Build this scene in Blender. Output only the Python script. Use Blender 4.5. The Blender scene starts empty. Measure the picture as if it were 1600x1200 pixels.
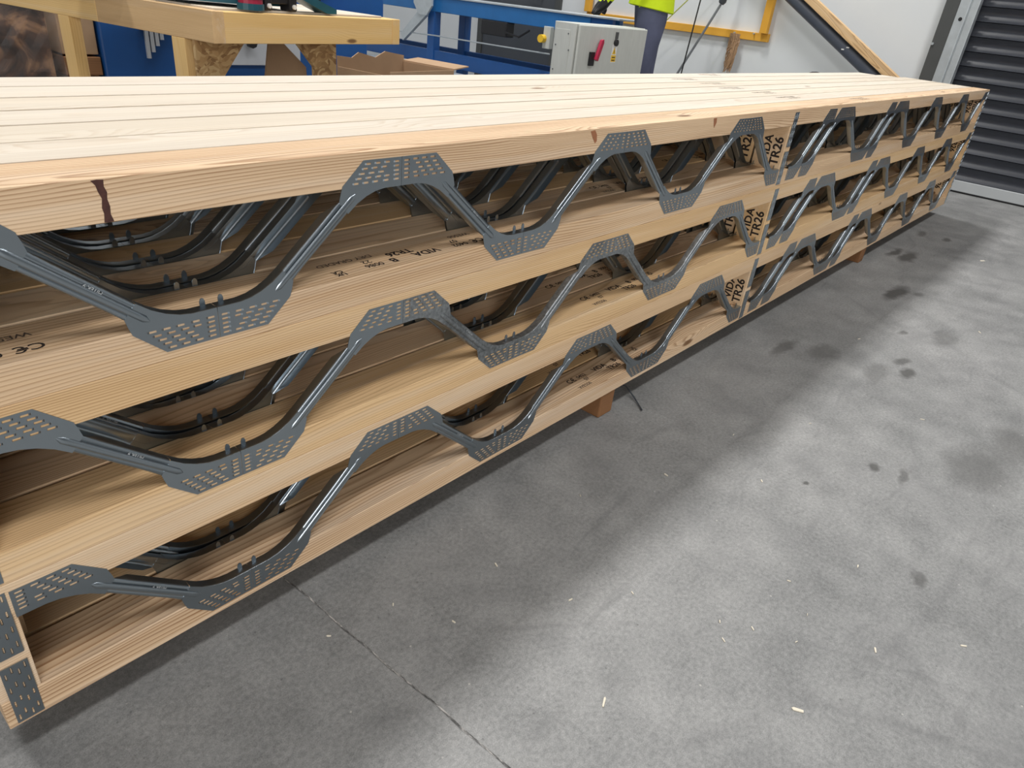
import bpy, bmesh, math, random
from mathutils import Vector, Matrix, Euler
from mathutils.geometry import delaunay_2d_cdt
random.seed(7)
S = bpy.context.scene
COL = S.collection
R = math.radians

# ------------------------------------------------------------------ camera
CAM_POS = Vector((-0.6799, -0.7827, 0.9499))
YAW, PITCH, ROLL, FPX = 0.9040, -0.5087, 0.1157, 1087.66
fw = Vector((math.sin(YAW) * math.cos(PITCH), math.cos(YAW) * math.cos(PITCH), math.sin(PITCH)))
rt = fw.cross(Vector((0, 0, 1))).normalized()
up = rt.cross(fw)
r2 = rt * math.cos(ROLL) + up * math.sin(ROLL)
u2 = up * math.cos(ROLL) - rt * math.sin(ROLL)
cd = bpy.data.cameras.new('camera')
cd.sensor_width = 36
cd.lens = FPX / 1600 * 36
cd.clip_start = 0.02
cam = bpy.data.objects.new('camera', cd)
COL.objects.link(cam)
cam.matrix_world = Matrix(((r2.x, u2.x, -fw.x, CAM_POS.x), (r2.y, u2.y, -fw.y, CAM_POS.y), (r2.z, u2.z, -fw.z, CAM_POS.z), (0, 0, 0, 1)))
S.camera = cam

# ------------------------------------------------------------------ world, lamps, exposure
S.view_settings.view_transform = 'Standard'
S.view_settings.look = 'None'
S.view_settings.gamma = 1
S.view_settings.exposure = 0.28
w = bpy.data.worlds.new('hall_air')
S.world = w
w.use_nodes = True
w.node_tree.nodes['Background'].inputs[0].default_value = (0.90, 0.95, 1.0, 1)
w.node_tree.nodes['Background'].inputs[1].default_value = 0.09


def area(name, loc, target, sx, sy, power, col):
    l = bpy.data.lights.new(name, 'AREA')
    l.shape = 'RECTANGLE'
    l.size, l.size_y = sx, sy
    l.energy = power
    l.color = col
    o = bpy.data.objects.new(name, l)
    COL.objects.link(o)
    o.location = loc
    d = Vector(target) - Vector(loc)
    o.rotation_euler = d.to_track_quat('-Z', 'Y').to_euler()
    return o


# ceiling lamp rows behind the stack, and the daylight of the open doorway on the other side
for lx in (-1.0, 2.2, 5.2):
    area('ceiling_lamp_light', (lx, 2.55, 6.2), (lx, 2.55, 0), 1.3, 0.75, 152, (1.0, 0.985, 0.965))
for lx in (-1.4, 1.8, 5.0):
    area('ceiling_lamp_light', (lx, -2.2, 6.2), (lx, -2.2, 0), 1.3, 0.6, 68, (1.0, 0.975, 0.95))
area('doorway_daylight', (-4.4, -6.0, 2.3), (1.0, 0.0, 0.5), 4.5, 3.4, 275, (1.0, 0.97, 0.94))

# ------------------------------------------------------------------ node helpers


class NT:
    def __init__(s, name):
        s.m = bpy.data.materials.new(name)
        s.m.use_nodes = True
        s.t = s.m.node_tree
        s.b = s.t.nodes['Principled BSDF']

    def link(s, a, b):
        s.t.links.new(a, b)

    def put(s, sock, v):
        if v is None:
            return
        if hasattr(v, 'is_output'):
            s.link(v, sock)
        elif hasattr(sock.default_value, '__len__') and not hasattr(v, '__len__'):
            sock.default_value = [v] * len(sock.default_value)
        else:
            if hasattr(sock.default_value, '__len__') and len(sock.default_value) == 4 and len(v) == 3:
                v = (*v, 1)
            sock.default_value = v

    def math(s, op, a, b=None, c=None, clamp=False):
        n = s.t.nodes.new('ShaderNodeMath')
        n.operation = op
        n.use_clamp = clamp
        for i, v in enumerate((a, b, c)):
            if v is not None:
                s.put(n.inputs[i], v)
        return n.outputs[0]

    def vmath(s, op, a, b=None):
        n = s.t.nodes.new('ShaderNodeVectorMath')
        n.operation = op
        s.put(n.inputs[0], a)
        if b is not None:
            s.put(n.inputs[1], b)
        return n.outputs['Value'] if op in ('LENGTH', 'DISTANCE', 'DOT_PRODUCT') else n.outputs[0]

    def xyz(s, v):
        n = s.t.nodes.new('ShaderNodeSeparateXYZ')
        s.link(v, n.inputs[0])
        return n.outputs

    def comb(s, x, y, z):
        n = s.t.nodes.new('ShaderNodeCombineXYZ')
        for i, v in enumerate((x, y, z)):
            s.put(n.inputs[i], v)
        return n.outputs[0]

    def noise(s, v, scale, detail=3, rough=.5, out=0, dist=0):
        n = s.t.nodes.new('ShaderNodeTexNoise')
        s.link(v, n.inputs['Vector'])
        n.inputs['Scale'].default_value = scale
        n.inputs['Detail'].default_value = detail
        n.inputs['Roughness'].default_value = rough
        n.inputs['Distortion'].default_value = dist
        return n.outputs[out]

    def voro(s, v, scale, out='Distance', feature='F1'):
        n = s.t.nodes.new('ShaderNodeTexVoronoi')
        n.feature = feature
        s.link(v, n.inputs['Vector'])
        n.inputs['Scale'].default_value = scale
        return n.outputs[out]

    def ramp(s, f, stops, interp='LINEAR'):
        n = s.t.nodes.new('ShaderNodeValToRGB')
        n.color_ramp.interpolation = interp
        e = n.color_ramp.elements
        while len(e) < len(stops):
            e.new(0.5)
        for i, (p, c) in enumerate(stops):
            e[i].position = p
            e[i].color = (*c, 1) if hasattr(c, '__len__') else (c, c, c, 1)
        s.link(f, n.inputs[0])
        return n.outputs[0]

    def mix(s, f, a, b, mode='MIX'):
        n = s.t.nodes.new('ShaderNodeMix')
        n.data_type = 'RGBA'
        n.blend_type = mode
        s.put(n.inputs[0], f)
        s.put(n.inputs[6], a)
        s.put(n.inputs[7], b)
        return n.outputs[2]

    def obj(s):
        n = s.t.nodes.new('ShaderNodeTexCoord')
        return n.outputs['Object']

    def rand(s):
        return s.t.nodes.new('ShaderNodeObjectInfo').outputs['Random']

    def bump(s, h, strength=.2, dist=.001):
        n = s.t.nodes.new('ShaderNodeBump')
        n.inputs['Strength'].default_value = strength
        n.inputs['Distance'].default_value = dist
        s.link(h, n.inputs['Height'])
        s.link(n.outputs[0], s.b.inputs['Normal'])

    def done(s, col=None, rough=.5, metal=0, **k):
        if col is not None:
            s.put(s.b.inputs['Base Color'], col)
        s.put(s.b.inputs['Roughness'], rough)
        s.put(s.b.inputs['Metallic'], metal)
        for n, v in k.items():
            s.put(s.b.inputs[n.replace('_', ' ')], v)
        return s.m


def lin(r, g, b):
    f = lambda c: (c / 255 / 12.92) if c / 255 <= .04045 else ((c / 255 + .055) / 1.055) ** 2.4
    return (f(r), f(g), f(b))


def wood(name, light, dark, ring=0.0036, contrast=1.0, knots=True, tint=0.5, palek=.42):
    """pine: growth rings around a pith line outside or near the board, fibre streaks and a few knots; x is the grain"""
    n = NT(name)
    co = n.obj()
    rnd = n.rand()
    rs = n.math('MULTIPLY', rnd, 61.7)
    off = n.vmath('ADD', co, n.comb(rs, n.math('MULTIPLY', rnd, 3.1), n.math('MULTIPLY', rnd, 7.7)))
    slow = n.vmath('MULTIPLY', off, (0.9, 5.0, 5.0))
    wv = n.noise(slow, 1.0, 2, .5, out=1)
    wx = n.xyz(wv)
    c = n.xyz(co)
    # pith position by random
    r1 = n.math('FRACT', n.math('MULTIPLY', rnd, 17.31))
    r2_ = n.math('FRACT', n.math('MULTIPLY', rnd, 41.77))
    py = n.math('ADD', n.math('MULTIPLY', r1, 0.16), -0.03)
    pz = n.math('ADD', n.math('MULTIPLY', r2_, -0.10), -0.01)
    # knots
    kv = n.vmath('MULTIPLY', off, (2.3, 8.0, 8.0))
    kd = n.voro(kv, 1.0)
    kc = n.xyz(n.voro(kv, 1.0, out='Color'))[0]
    kon = n.math('GREATER_THAN', kc, 0.62)
    kring = n.math('MULTIPLY', n.math('SUBTRACT', 0.34, kd, clamp=True), kon)
    yy = n.math('ADD', n.math('SUBTRACT', c[1], py), n.math('MULTIPLY', n.math('SUBTRACT', wx[0], .5), 0.10))
    zz = n.math('ADD', n.math('SUBTRACT', c[2], pz), n.math('MULTIPLY', n.math('SUBTRACT', wx[1], .5), 0.07))
    rr = n.math('SQRT', n.math('ADD', n.math('MULTIPLY', yy, yy), n.math('MULTIPLY', zz, zz)))
    rr = n.math('ADD', rr, n.math('MULTIPLY', kring, 0.05 if knots else 0.0))
    fine = n.noise(n.vmath('MULTIPLY', off, (2.0, 45, 45)), 1.0, 3, .55)
    ph = n.math('FRACT', n.math('ADD', n.math('DIVIDE', rr, ring), n.math('MULTIPLY', fine, 1.5)))
    late = n.ramp(ph, [(0.0, 0.10), (0.55, 0.30), (0.86, 1.0), (0.96, 0.75), (1.0, 0.10)])
    fib = n.noise(n.vmath('MULTIPLY', off, (5.0, 420, 420)), 1.0, 2, .6)
    patch = n.noise(n.vmath('MULTIPLY', off, (1.3, 16, 16)), 1.0, 3, .55)
    amp = n.math('ADD', .55, n.math('MULTIPLY', n.math('FRACT', n.math('MULTIPLY', rnd, 29.9)), .7))
    f = n.math('MULTIPLY', n.math('MULTIPLY', late, amp), n.math('MULTIPLY', n.math('ADD', patch, .25), 0.62 * contrast))
    f = n.math('ADD', f, n.math('MULTIPLY', n.math('SUBTRACT', fib, .5), 0.30 * contrast))
    f = n.math('ADD', f, n.math('MULTIPLY', n.math('SUBTRACT', patch, .5), 0.55 * contrast), clamp=True)
    base = n.mix(f, light, dark)
    pale = n.noise(n.vmath('MULTIPLY', off, (.7, 26, 26)), 1.0, 3, .6)
    base = n.mix(n.ramp(pale, [(.50, 0.0), (.68, palek)]), base, (0.78, 0.70, 0.60))
    tv = n.math('FRACT', n.math('MULTIPLY', rnd, 91.3))
    base = n.mix(n.math('MULTIPLY', tv, tint), base, (0.92, 0.86, 0.72), 'MULTIPLY')
    if knots:
        km = n.math('MULTIPLY', n.ramp(kd, [(0.0, 1.0), (0.055, 0.85), (0.085, 0.0)]), kon)
        base = n.mix(km, base, (0.16, 0.075, 0.03))
    n.bump(n.math('ADD', late, n.math('MULTIPLY', fib, .7)), .25, .0006)
    return n.done(base, 0.62, Specular_IOR_Level=0.25)


M = {}
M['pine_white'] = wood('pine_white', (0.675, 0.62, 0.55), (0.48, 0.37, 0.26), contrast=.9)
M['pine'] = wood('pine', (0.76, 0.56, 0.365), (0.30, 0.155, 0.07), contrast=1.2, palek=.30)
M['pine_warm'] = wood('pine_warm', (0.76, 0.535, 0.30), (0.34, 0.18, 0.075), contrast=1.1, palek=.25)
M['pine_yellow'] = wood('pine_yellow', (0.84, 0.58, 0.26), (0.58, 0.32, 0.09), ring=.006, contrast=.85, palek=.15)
M['bearer_wood'] = wood('bearer_wood', (0.26, 0.13, 0.06), (0.08, 0.035, 0.018), palek=.0)


def steel(name, col, rough=.36, scale=30, metal=.9, var=.35):
    n = NT(name)
    co = n.obj()
    a = n.noise(co, scale, 4, .6)
    b = n.noise(n.vmath('ADD', co, n.comb(n.math('MULTIPLY', n.rand(), 9.0), 0, 0)), 9, 3, .6)
    k = n.math('ADD', 1 - var / 2, n.math('MULTIPLY', n.math('SUBTRACT', n.math('ADD', a, b), .75), var))
    col = n.mix(1.0, col, n.comb(k, k, k), 'MULTIPLY')
    return n.done(col, rough, metal)


M['zinc'] = steel('galvanised_steel', (0.37, 0.42, 0.46), .30, 7, metal=1.0, var=.12)
M['zinc_worn'] = steel('worn_galvanised_steel', (0.44, 0.47, 0.49), .42, 160, var=1.1)
M['zinc_mark'] = NT('stamped_mark').done((0.62, 0.65, 0.67), .4, .6)


def paint(name, col, rough=.45, var=.12, scale=4, metal=0, spec=.5, stretch=(1, 1, 1)):
    n = NT(name)
    v = n.vmath('MULTIPLY', n.obj(), stretch)
    a = n.noise(v, scale, 5, .6)
    k = n.math('ADD', 1 - var, n.math('MULTIPLY', a, 2 * var))
    return n.done(n.mix(1.0, col, n.comb(k, k, k), 'MULTIPLY'), rough, metal, Specular_IOR_Level=spec)


M['ink'] = paint('stamp_ink', (0.035, 0.028, 0.025), .8, .3, 300, spec=.1)
M['ink_faint'] = paint('faint_stamp_ink', (0.13, 0.10, 0.08), .8, .3, 300, spec=.1)
M['knot_dark'] = paint('dark_knot', (0.065, 0.024, 0.018), .55, .7, 160)
M['knot_red'] = paint('red_knot', (0.32, 0.13, 0.06), .6, .5, 140)
M['wall_white'] = paint('white_wall_paint', lin(216, 220, 222), .75, .05, 2.2, spec=.2)
M['blue'] = paint('blue_machine_paint', (0.010, 0.075, 0.26), .38, .22, 5)
M['blue_light'] = paint('blue_rail_paint', (0.015, 0.13, 0.36), .4, .25, 5)
M['cab_grey'] = paint('cabinet_grey_paint', lin(192, 195, 190), .5, .12, 9, stretch=(6, 6, 1))
M['panel_grey'] = paint('pale_grey_panel', lin(178, 182, 188), .5, .06, 4)
M['dark_grey'] = paint('dark_grey_paint', lin(70, 74, 80), .5, .12, 4)
M['pipe_grey'] = paint('pipe_grey_plastic', lin(74, 80, 92), .38, .15, 12)
M['black'] = paint('black_plastic', (0.012, 0.012, 0.014), .45, .2, 20)
M['teal'] = paint('teal_saw_paint', (0.012, 0.085, 0.12), .35, .2, 20)
M['red'] = paint('red_plastic', (0.40, 0.02, 0.06), .4, .15, 20)
M['yellow'] = paint('yellow_plastic', (0.80, 0.50, 0.03), .5, .1, 10)
M['white'] = paint('white_plastic', lin(228, 228, 226), .5, .05, 10)
M['frame_yellow'] = wood('varnished_frame_wood', (0.78, 0.42, 0.06), (0.52, 0.22, 0.02), knots=False, contrast=.8, palek=.0)
M['card'] = paint('brown_cardboard', (0.40, 0.27, 0.17), .8, .16, 8, spec=.1)
def mottled_card():
    n = NT('dark_brown_cardboard')
    v = n.noise(n.obj(), 6.5, 5, .6, dist=.8)
    return n.done(n.ramp(v, [(.40, (.018, .009, .007)), (.52, (.075, .035, .02)), (.64, (.28, .15, .075))]), .5)


M['card_dark'] = mottled_card()
M['jute'] = paint('jute_fibre', (0.42, 0.27, 0.16), .9, .4, 60, spec=.05)
M['shutter'] = paint('shutter_slat_paint', (0.032, 0.036, 0.047), .34, .45, 9, stretch=(1, 1, 5))
M['shutter_bar'] = paint('shutter_bottom_rail', lin(170, 174, 176), .5, .1, 6)
M['guide'] = steel('guide_steel', (0.58, 0.63, 0.66), .45, 20, metal=.6, var=.25)
M['jamb'] = paint('jamb_steel', lin(72, 74, 74), .5, .15, 8)
M['chip'] = paint('pale_wood_chip', lin(222, 214, 196), .8, .1, 60)
M['trouser'] = paint('blue_grey_work_trousers', (0.10, 0.11, 0.17), .85, .3, 9, spec=.1)
M['hivis'] = paint('yellow_hi_vis_cloth', (0.62, 0.80, 0.02), .7, .2, 8, spec=.2)
M['skin'] = paint('skin', (0.55, 0.32, 0.22), .55, .1, 12)
M['hair'] = paint('hair', (0.05, 0.035, 0.025), .6, .3, 60)
M['cable_grey'] = paint('grey_cable', lin(120, 124, 128), .5, .05)
M['cable_green'] = paint('yellow_green_cable', lin(176, 182, 96), .5, .05)
M['boot'] = paint('dark_boot', (0.03, 0.025, 0.02), .6, .2)


def osb():
    n = NT('osb_board')
    co = n.obj()
    c = n.voro(n.vmath('MULTIPLY', n.vmath('ADD', co, n.vmath('MULTIPLY', n.noise(co, 8, 2, .5, out=1), (.12, .12, .12))), (46, 46, 90)), 1.0, out='Color')
    k = n.xyz(c)[0]
    col = n.ramp(k, [(0, (0.26, 0.14, 0.055)), (.5, (0.44, 0.27, 0.115)), (1, (0.60, 0.42, 0.21))])
    n.bump(k, .5, .001)
    return n.done(col, .7)


M['osb'] = osb()


def plastic_wrap():
    n = NT('stretch_wrap')
    v = n.noise(n.vmath('MULTIPLY', n.obj(), (14, 14, 4)), 1.0, 4, .6)
    n.bump(v, 1.0, .01)
    return n.done((.9, .9, .9), .12, 0, Alpha=0.05)


M['wrap'] = plastic_wrap()


def concrete():
    n = NT('concrete_floor')
    co = n.obj()
    c = n.xyz(co)
    big = n.noise(co, 1.3, 5, .6)
    mid = n.noise(co, 7.0, 5, .62)
    fine = n.noise(co, 130.0, 3, .6)
    grit = n.noise(co, 520.0, 2, .5)
    v = n.math('ADD', n.math('MULTIPLY', big, .34), n.math('MULTIPLY', mid, .34))
    v = n.math('ADD', v, n.math('MULTIPLY', fine, .34))
    v = n.math('ADD', v, n.math('MULTIPLY', grit, .22))
    base = n.ramp(v, [(0.36, (0.068, 0.070, 0.071)), (0.60, (0.222, 0.225, 0.223)), (0.84, (0.40, 0.40, 0.392))])
    # scuffs drawn along the travel direction of trucks
    sc = n.noise(n.vmath('MULTIPLY', n.vmath('ADD', co, n.vmath('MULTIPLY', n.noise(co, 1.1, 2, .5, out=1), (.5, .5, 0))), (2.2, 17, 1)), 1.0, 5, .65)
    base = n.mix(n.ramp(sc, [(0.58, 0.0), (0.72, 0.42)]), base, (0.13, 0.132, 0.135))
    for (sx_, sy_, k_, th_) in ((3.0, 46.0, .5, .66), (60.0, 5.0, .35, .68)):
        sv_ = n.noise(n.vmath('MULTIPLY', n.vmath('ADD', co, n.vmath('MULTIPLY', n.noise(co, .8, 2, .5, out=1), (.9, .9, 0))), (sx_, sy_, 1)), 1.0, 4, .7)
        base = n.mix(n.ramp(sv_, [(th_, 0.0), (th_ + .10, k_)]), base, (0.10, 0.10, 0.102))
    blk = n.voro(co, 60.0)
    bkc = n.xyz(n.voro(co, 60.0, out='Color'))[0]
    base = n.mix(n.math('MULTIPLY', n.ramp(blk, [(0.0, .7), (0.16, 0.0)]), n.math('GREATER_THAN', bkc, .80)), base, (0.07, 0.07, 0.07))
    worn = n.noise(co, 2.6, 6, .7)
    base = n.mix(n.ramp(worn, [(.52, 0.0), (.70, .5)]), base, (0.15, 0.152, 0.155))
    # tyre arcs
    for (ax, ay, rad, wd, k) in ((-0.75, -1.35, 1.18, .020, .35), (-0.75, -1.35, 1.30, .012, .28), (1.6, -1.9, 1.55, .03, .22), (0.9, .9, 1.75, .018, .25), (3.1, -1.6, 1.42, .02, .25)):
        dx = n.math('SUBTRACT', c[0], ax)
        dy = n.math('SUBTRACT', c[1], ay)
        d = n.math('SQRT', n.math('ADD', n.math('MULTIPLY', dx, dx), n.math('MULTIPLY', dy, dy)))
        d = n.math('ADD', d, n.math('MULTIPLY', mid, .05))
        m = n.math('SUBTRACT', 1.0, n.math('DIVIDE', n.math('ABSOLUTE', n.math('SUBTRACT', d, rad + .025)), wd), clamp=True)
        m = n.math('MULTIPLY', m, n.ramp(n.noise(co, 3.0, 4, .7), [(0.42, 0.0), (0.62, k)]))
        base = n.mix(m, base, (0.10, 0.10, 0.105))
    # oil and damp stains
    warp = n.vmath('MULTIPLY', n.vmath('SUBTRACT', n.noise(co, 11, 3, .6, out=1), (.5, .5, .5)), (.07, .07, 0))
    cw = n.xyz(n.vmath('ADD', co, warp))
    for (sx, sy, rx, ry, k) in STAINS:
        dx = n.math('DIVIDE', n.math('SUBTRACT', cw[0], sx), rx)
        dy = n.math('DIVIDE', n.math('SUBTRACT', cw[1], sy), ry)
        d = n.math('SQRT', n.math('ADD', n.math('MULTIPLY', dx, dx), n.math('MULTIPLY', dy, dy)))
        m = n.ramp(d, [(0.45, k), (0.98, 0.0)])
        base = n.mix(m, base, (0.060, 0.059, 0.056))
    # pale dust specks
    sp = n.voro(co, 34.0)
    spc = n.xyz(n.voro(co, 34.0, out='Color'))[1]
    m = n.math('MULTIPLY', n.ramp(sp, [(0.0, .75), (0.085, 0.0)]), n.math('GREATER_THAN', spc, .86))
    base = n.mix(m, base, (0.62, 0.60, 0.55))
    n.bump(n.math('ADD', fine, n.math('MULTIPLY', mid, .6)), .18, .002)
    return n.done(base, n.math('ADD', .48, n.math('MULTIPLY', mid, .25)), 0, Specular_IOR_Level=.35)


STAINS = [(1.587, -.147, .13, .030, .55), (1.668, -.25, .10, .060, .5), (2.574, -.246, .17, .045, .85), (3.23, -.132, .17, .045, .8),
          (3.25, -.06, .13, .03, .8), (1.755, -.506, .06, .030, .75), (1.66, -.43, .12, .04, .35), (1.834, -.465, .05, .025, .65),
          (2.2, -.52, .12, .05, .35), (2.114, -.393, .03, .02, .6), (1.07, -.60, .03, .018, .75), (1.09, -.66, .05, .018, .55),
          (1.30, -.80, .17, .10, .42), (1.52, -.86, .15, .09, .45), (.854, -.494, .015, .012, .8), (.712, -.789, .035, .020, .6),
          (3.829, -.049, .10, .03, .6), (3.834, -.182, .07, .03, .7), (2.653, -.318, .05, .03, .45), (1.0, -.33, .2, .05, .25)]
M['concrete'] = concrete()
def joint():
    n = NT('joint_filler')
    v = n.noise(n.vmath('MULTIPLY', n.obj(), (200, 38, 1)), 1.0, 4, .7)
    return n.done(n.ramp(v, [(.40, (.045, .045, .045)), (.52, (.20, .195, .19)), (.62, (.52, .50, .47))]), .85)


M['joint'] = joint()

# ------------------------------------------------------------------ mesh helpers


class MB:
    def __init__(s):
        s.v, s.f, s.m = [], [], []

    def add(s, vs, fs, mi=0):
        o = len(s.v)
        s.v += [tuple(v) for v in vs]
        s.f += [tuple(i + o for i in f) for f in fs]
        s.m += [mi] * len(fs)
        return s

    def box(s, a, b, mi=0, c=0.0):
        (x0, y0, z0), (x1, y1, z1) = a, b
        if c <= 0:
            vs = [(x0, y0, z0), (x1, y0, z0), (x1, y1, z0), (x0, y1, z0), (x0, y0, z1), (x1, y0, z1), (x1, y1, z1), (x0, y1, z1)]
            return s.add(vs, [(0, 3, 2, 1), (4, 5, 6, 7), (0, 1, 5, 4), (1, 2, 6, 5), (2, 3, 7, 6), (3, 0, 4, 7)], mi)
        bm = bmesh.new()
        bmesh.ops.create_cube(bm, size=1)
        for v in bm.verts:
            v.co = ((x0 + x1) / 2 + v.co.x * (x1 - x0), (y0 + y1) / 2 + v.co.y * (y1 - y0), (z0 + z1) / 2 + v.co.z * (z1 - z0))
        bmesh.ops.bevel(bm, geom=bm.edges[:], offset=c, segments=2, affect='EDGES', profile=.5)
        bm.verts.index_update()
        s.add([v.co[:] for v in bm.verts], [[v.index for v in f.verts] for f in bm.faces], mi)
        bm.free()
        return s

    def prism(s, poly, fn, d0, d1, mi=0):
        """poly: 2-D outline; fn(u, v, d) -> 3-D; extruded from d0 to d1"""
        n = len(poly)
        vs = [fn(u, v, d0) for u, v in poly] + [fn(u, v, d1) for u, v in poly]
        fs = [tuple(range(n - 1, -1, -1)), tuple(range(n, 2 * n))] + [(i, (i + 1) % n, n + (i + 1) % n, n + i) for i in range(n)]
        return s.add(vs, fs, mi)

    def tube(s, pts, r, seg=8, mi=0, caps=True):
        pts = [Vector(p) for p in pts]
        rs = r if hasattr(r, '__len__') else [r] * len(pts)
        o = []
        prev = None
        for i, p in enumerate(pts):
            t = (pts[min(i + 1, len(pts) - 1)] - pts[max(i - 1, 0)]).normalized()
            if prev is None:
                a = t.orthogonal().normalized()
            else:
                a = (prev - t * prev.dot(t)).normalized()
            prev = a
            b = t.cross(a)
            for k in range(seg):
                an = 2 * math.pi * k / seg
                o.append(p + (a * math.cos(an) + b * math.sin(an)) * rs[i])
        fs = []
        for i in range(len(pts) - 1):
            for k in range(seg):
                fs.append((i * seg + k, i * seg + (k + 1) % seg, (i + 1) * seg + (k + 1) % seg, (i + 1) * seg + k))
        if caps:
            fs.append(tuple(range(seg - 1, -1, -1)))
            fs.append(tuple((len(pts) - 1) * seg + k for k in range(seg)))
        return s.add(o, fs, mi)

    def mesh(s, name, mats, smooth=False):
        me = bpy.data.meshes.new(name)
        me.from_pydata(s.v, [], s.f)
        for m in (mats if isinstance(mats, (list, tuple)) else [mats]):
            me.materials.append(m)
        for p, i in zip(me.polygons, s.m):
            p.material_index = i
        if smooth:
            me.polygons.foreach_set('use_smooth', [True] * len(me.polygons))
            try:
                me.set_sharp_from_angle(angle=R(38))
            except Exception:
                pass
        me.update()
        return me

    def build(s, name, mats, parent=None, loc=(0, 0, 0), rot=(0, 0, 0), smooth=False):
        return link(name, s.mesh(name, mats, smooth), parent, loc, rot)


def link(name, me, parent=None, loc=(0, 0, 0), rot=(0, 0, 0)):
    o = bpy.data.objects.new(name, me)
    COL.objects.link(o)
    o.parent = parent
    o.location = loc
    o.rotation_euler = rot
    return o


def tag(o, label, cat, group=None):
    o['label'] = label
    o['category'] = cat
    if group:
        o['group'] = group
    return o


def thing(name, label, cat, loc=(0, 0, 0), rz=0, group=None):
    return tag(link(name, None, None, loc, (0, 0, rz)), label, cat, group)


def struct(o):
    o['kind'] = 'structure'
    return o


_tc = {}


def text_mesh(body, size, mat, bold=False, shear=0):
    key = (body, size, mat.name, bold)
    if key in _tc:
        return _tc[key]
    c = bpy.data.curves.new('print', 'FONT')
    c.body = body
    c.size = size
    c.align_x = 'LEFT'
    c.resolution_u = 3
    c.offset = size * (0.028 if bold else 0.014)
    o = bpy.data.objects.new('print', c)
    COL.objects.link(o)
    dg = bpy.context.evaluated_depsgraph_get()
    me = bpy.data.meshes.new_from_object(o.evaluated_get(dg))
    bpy.data.objects.remove(o)
    me.materials.clear()
    me.materials.append(mat)
    _tc[key] = me
    return me


def join_text(items, mats, sx=1.0, sy=1.0):
    """items: (text, size, u, v, bold, matkey) laid out on one plane -> MB"""
    mb = MB()
    for body, size, u, v, bold, mi in items:
        me = text_mesh(body, size, mats[mi], bold)
        mb.add([(a.co.x * sx + u, a.co.y * sy + v, a.co.z) for a in me.vertices], [list(p.vertices) for p in me.polygons], mi)
    return mb


# ------------------------------------------------------------------ the hall
XW = 5.47      # wall with the roller shutter and the board
mb = MB().box((-6, -8, -.1), (XW + .3, 8.3, 0))
floor = struct(mb.build('floor', M['concrete']))
# saw-cut joint with filler
jm = MB()
pts = []
n = 60
for i in range(n + 1):
    y = .75 - i / n * 3.2
    x = -.20 + (.06 - y) * .048 + .0015 * math.sin(i * 2.3) + .001 * math.sin(i * 5.1)
    wd = .0011 + .0009 * abs(math.sin(i * 1.7)) ** 2
    pts.append((x - wd, x + wd, y))
for i in range(n):
    a, b = pts[i], pts[i + 1]
    jm.add([(a[0], a[2], .0006), (a[1], a[2], .0006), (b[1], b[2], .0006), (b[0], b[2], .0006)], [(0, 3, 2, 1)])
jm.build('floor_joint', M['joint'], floor)

# right wall with the shutter opening (y -3.2 .. 0.47), everything else is white
mb = MB().box((XW, .50, 0), (XW + .25, 8.3, 4.6)).box((XW, -8, 0), (XW + .25, -3.2, 4.6)).box((XW, -3.2, 3.4), (XW + .25, .50, 4.6))
struct(mb.build('wall_right', M['wall_white']))
struct(MB().box((-6, 8.05, 0), (XW, 8.3, 4.6)).build('wall_back', M['wall_white']))
# grey steel door in the right wall
d1 = struct(link('door_1', None))
MB().box((XW - .02, 4.05, .02), (XW + .0, 5.0, 2.1), c=.004).build('door_leaf', M['dark_grey'], d1)
MB().box((XW - .035, 3.98, 0), (XW, 4.045, 2.17)).box((XW - .035, 5.005, 0), (XW, 5.07, 2.17)).box((XW - .035, 4.045, 2.105), (XW, 5.005, 2.17)).build('door_frame', M['jamb'], d1)
hm = MB().tube([(XW - .02, 4.2, .97), (XW - .075, 4.2, .97), (XW - .085, 4.21, .97), (XW - .085, 4.33, .97)], .010, 8)
hm.build('door_handle', M['guide'], d1, smooth=True)

# roller shutter: each slat is a curved profile
sh = struct(link('door_2', None))
PITCHS = .0925
prof = [(.004, 0.0), (-.012, .0015)]
for i in range(11):
    t = i / 10
    prof.append((-.014 + .022 * math.sin(math.pi * t) ** .9, .004 + t * (PITCHS - .006)))
prof.append((.004, PITCHS))
sm = MB()
vs = []
for yy in (-3.18, .46):
    vs += [(a, yy, b) for a, b in prof]
k = len(prof)
sm.add(vs, [(i, i + 1, k + i + 1, k + i) for i in range(k - 1)])
slat = sm.mesh('shutter_slat', M['shutter'], True)
zs = 1.1954 - 12 * PITCHS
for i in range(36):
    o = link('shutter_slat', slat, sh, (XW + .02, 0, zs + i * PITCHS))
bm_ = MB().box((XW - .012, -3.18, .012), (XW + .03, .46, zs), c=.004)
bm_.build('bottom_rail', M['shutter_bar'], sh)
MB().box((XW - .004, -3.18, .0), (XW + .026, .46, .012)).build('rubber_seal', M['black'], sh)
# guide channel and steel jamb beside the shutter
gd = struct(link('trim_1', None))
MB().box((XW - .075, .515, 0), (XW + .0, .605, 3.4), c=.003).build('jamb_post', M['jamb'], gd)
g = MB().box((XW - .082, .395, 0), (XW - .004, .440, 3.4), c=.002).box((XW - .070, .440, 0), (XW - .004, .452, 3.4)).box((XW - .082, .452, 0), (XW - .004, .514, 3.4), c=.002)
g.build('shutter_guide', M['guide'], gd)
bo = MB().tube([(XW - .084, .478, 1.105), (XW - .0805, .478, 1.105)], .012, 16)
bo.build('bolt_hole', M['black'], gd)
MB().tube([(XW - .088, .595, .94), (XW - .074, .595, .94)], .009, 6).build('bolt', M['guide'], gd)

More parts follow.
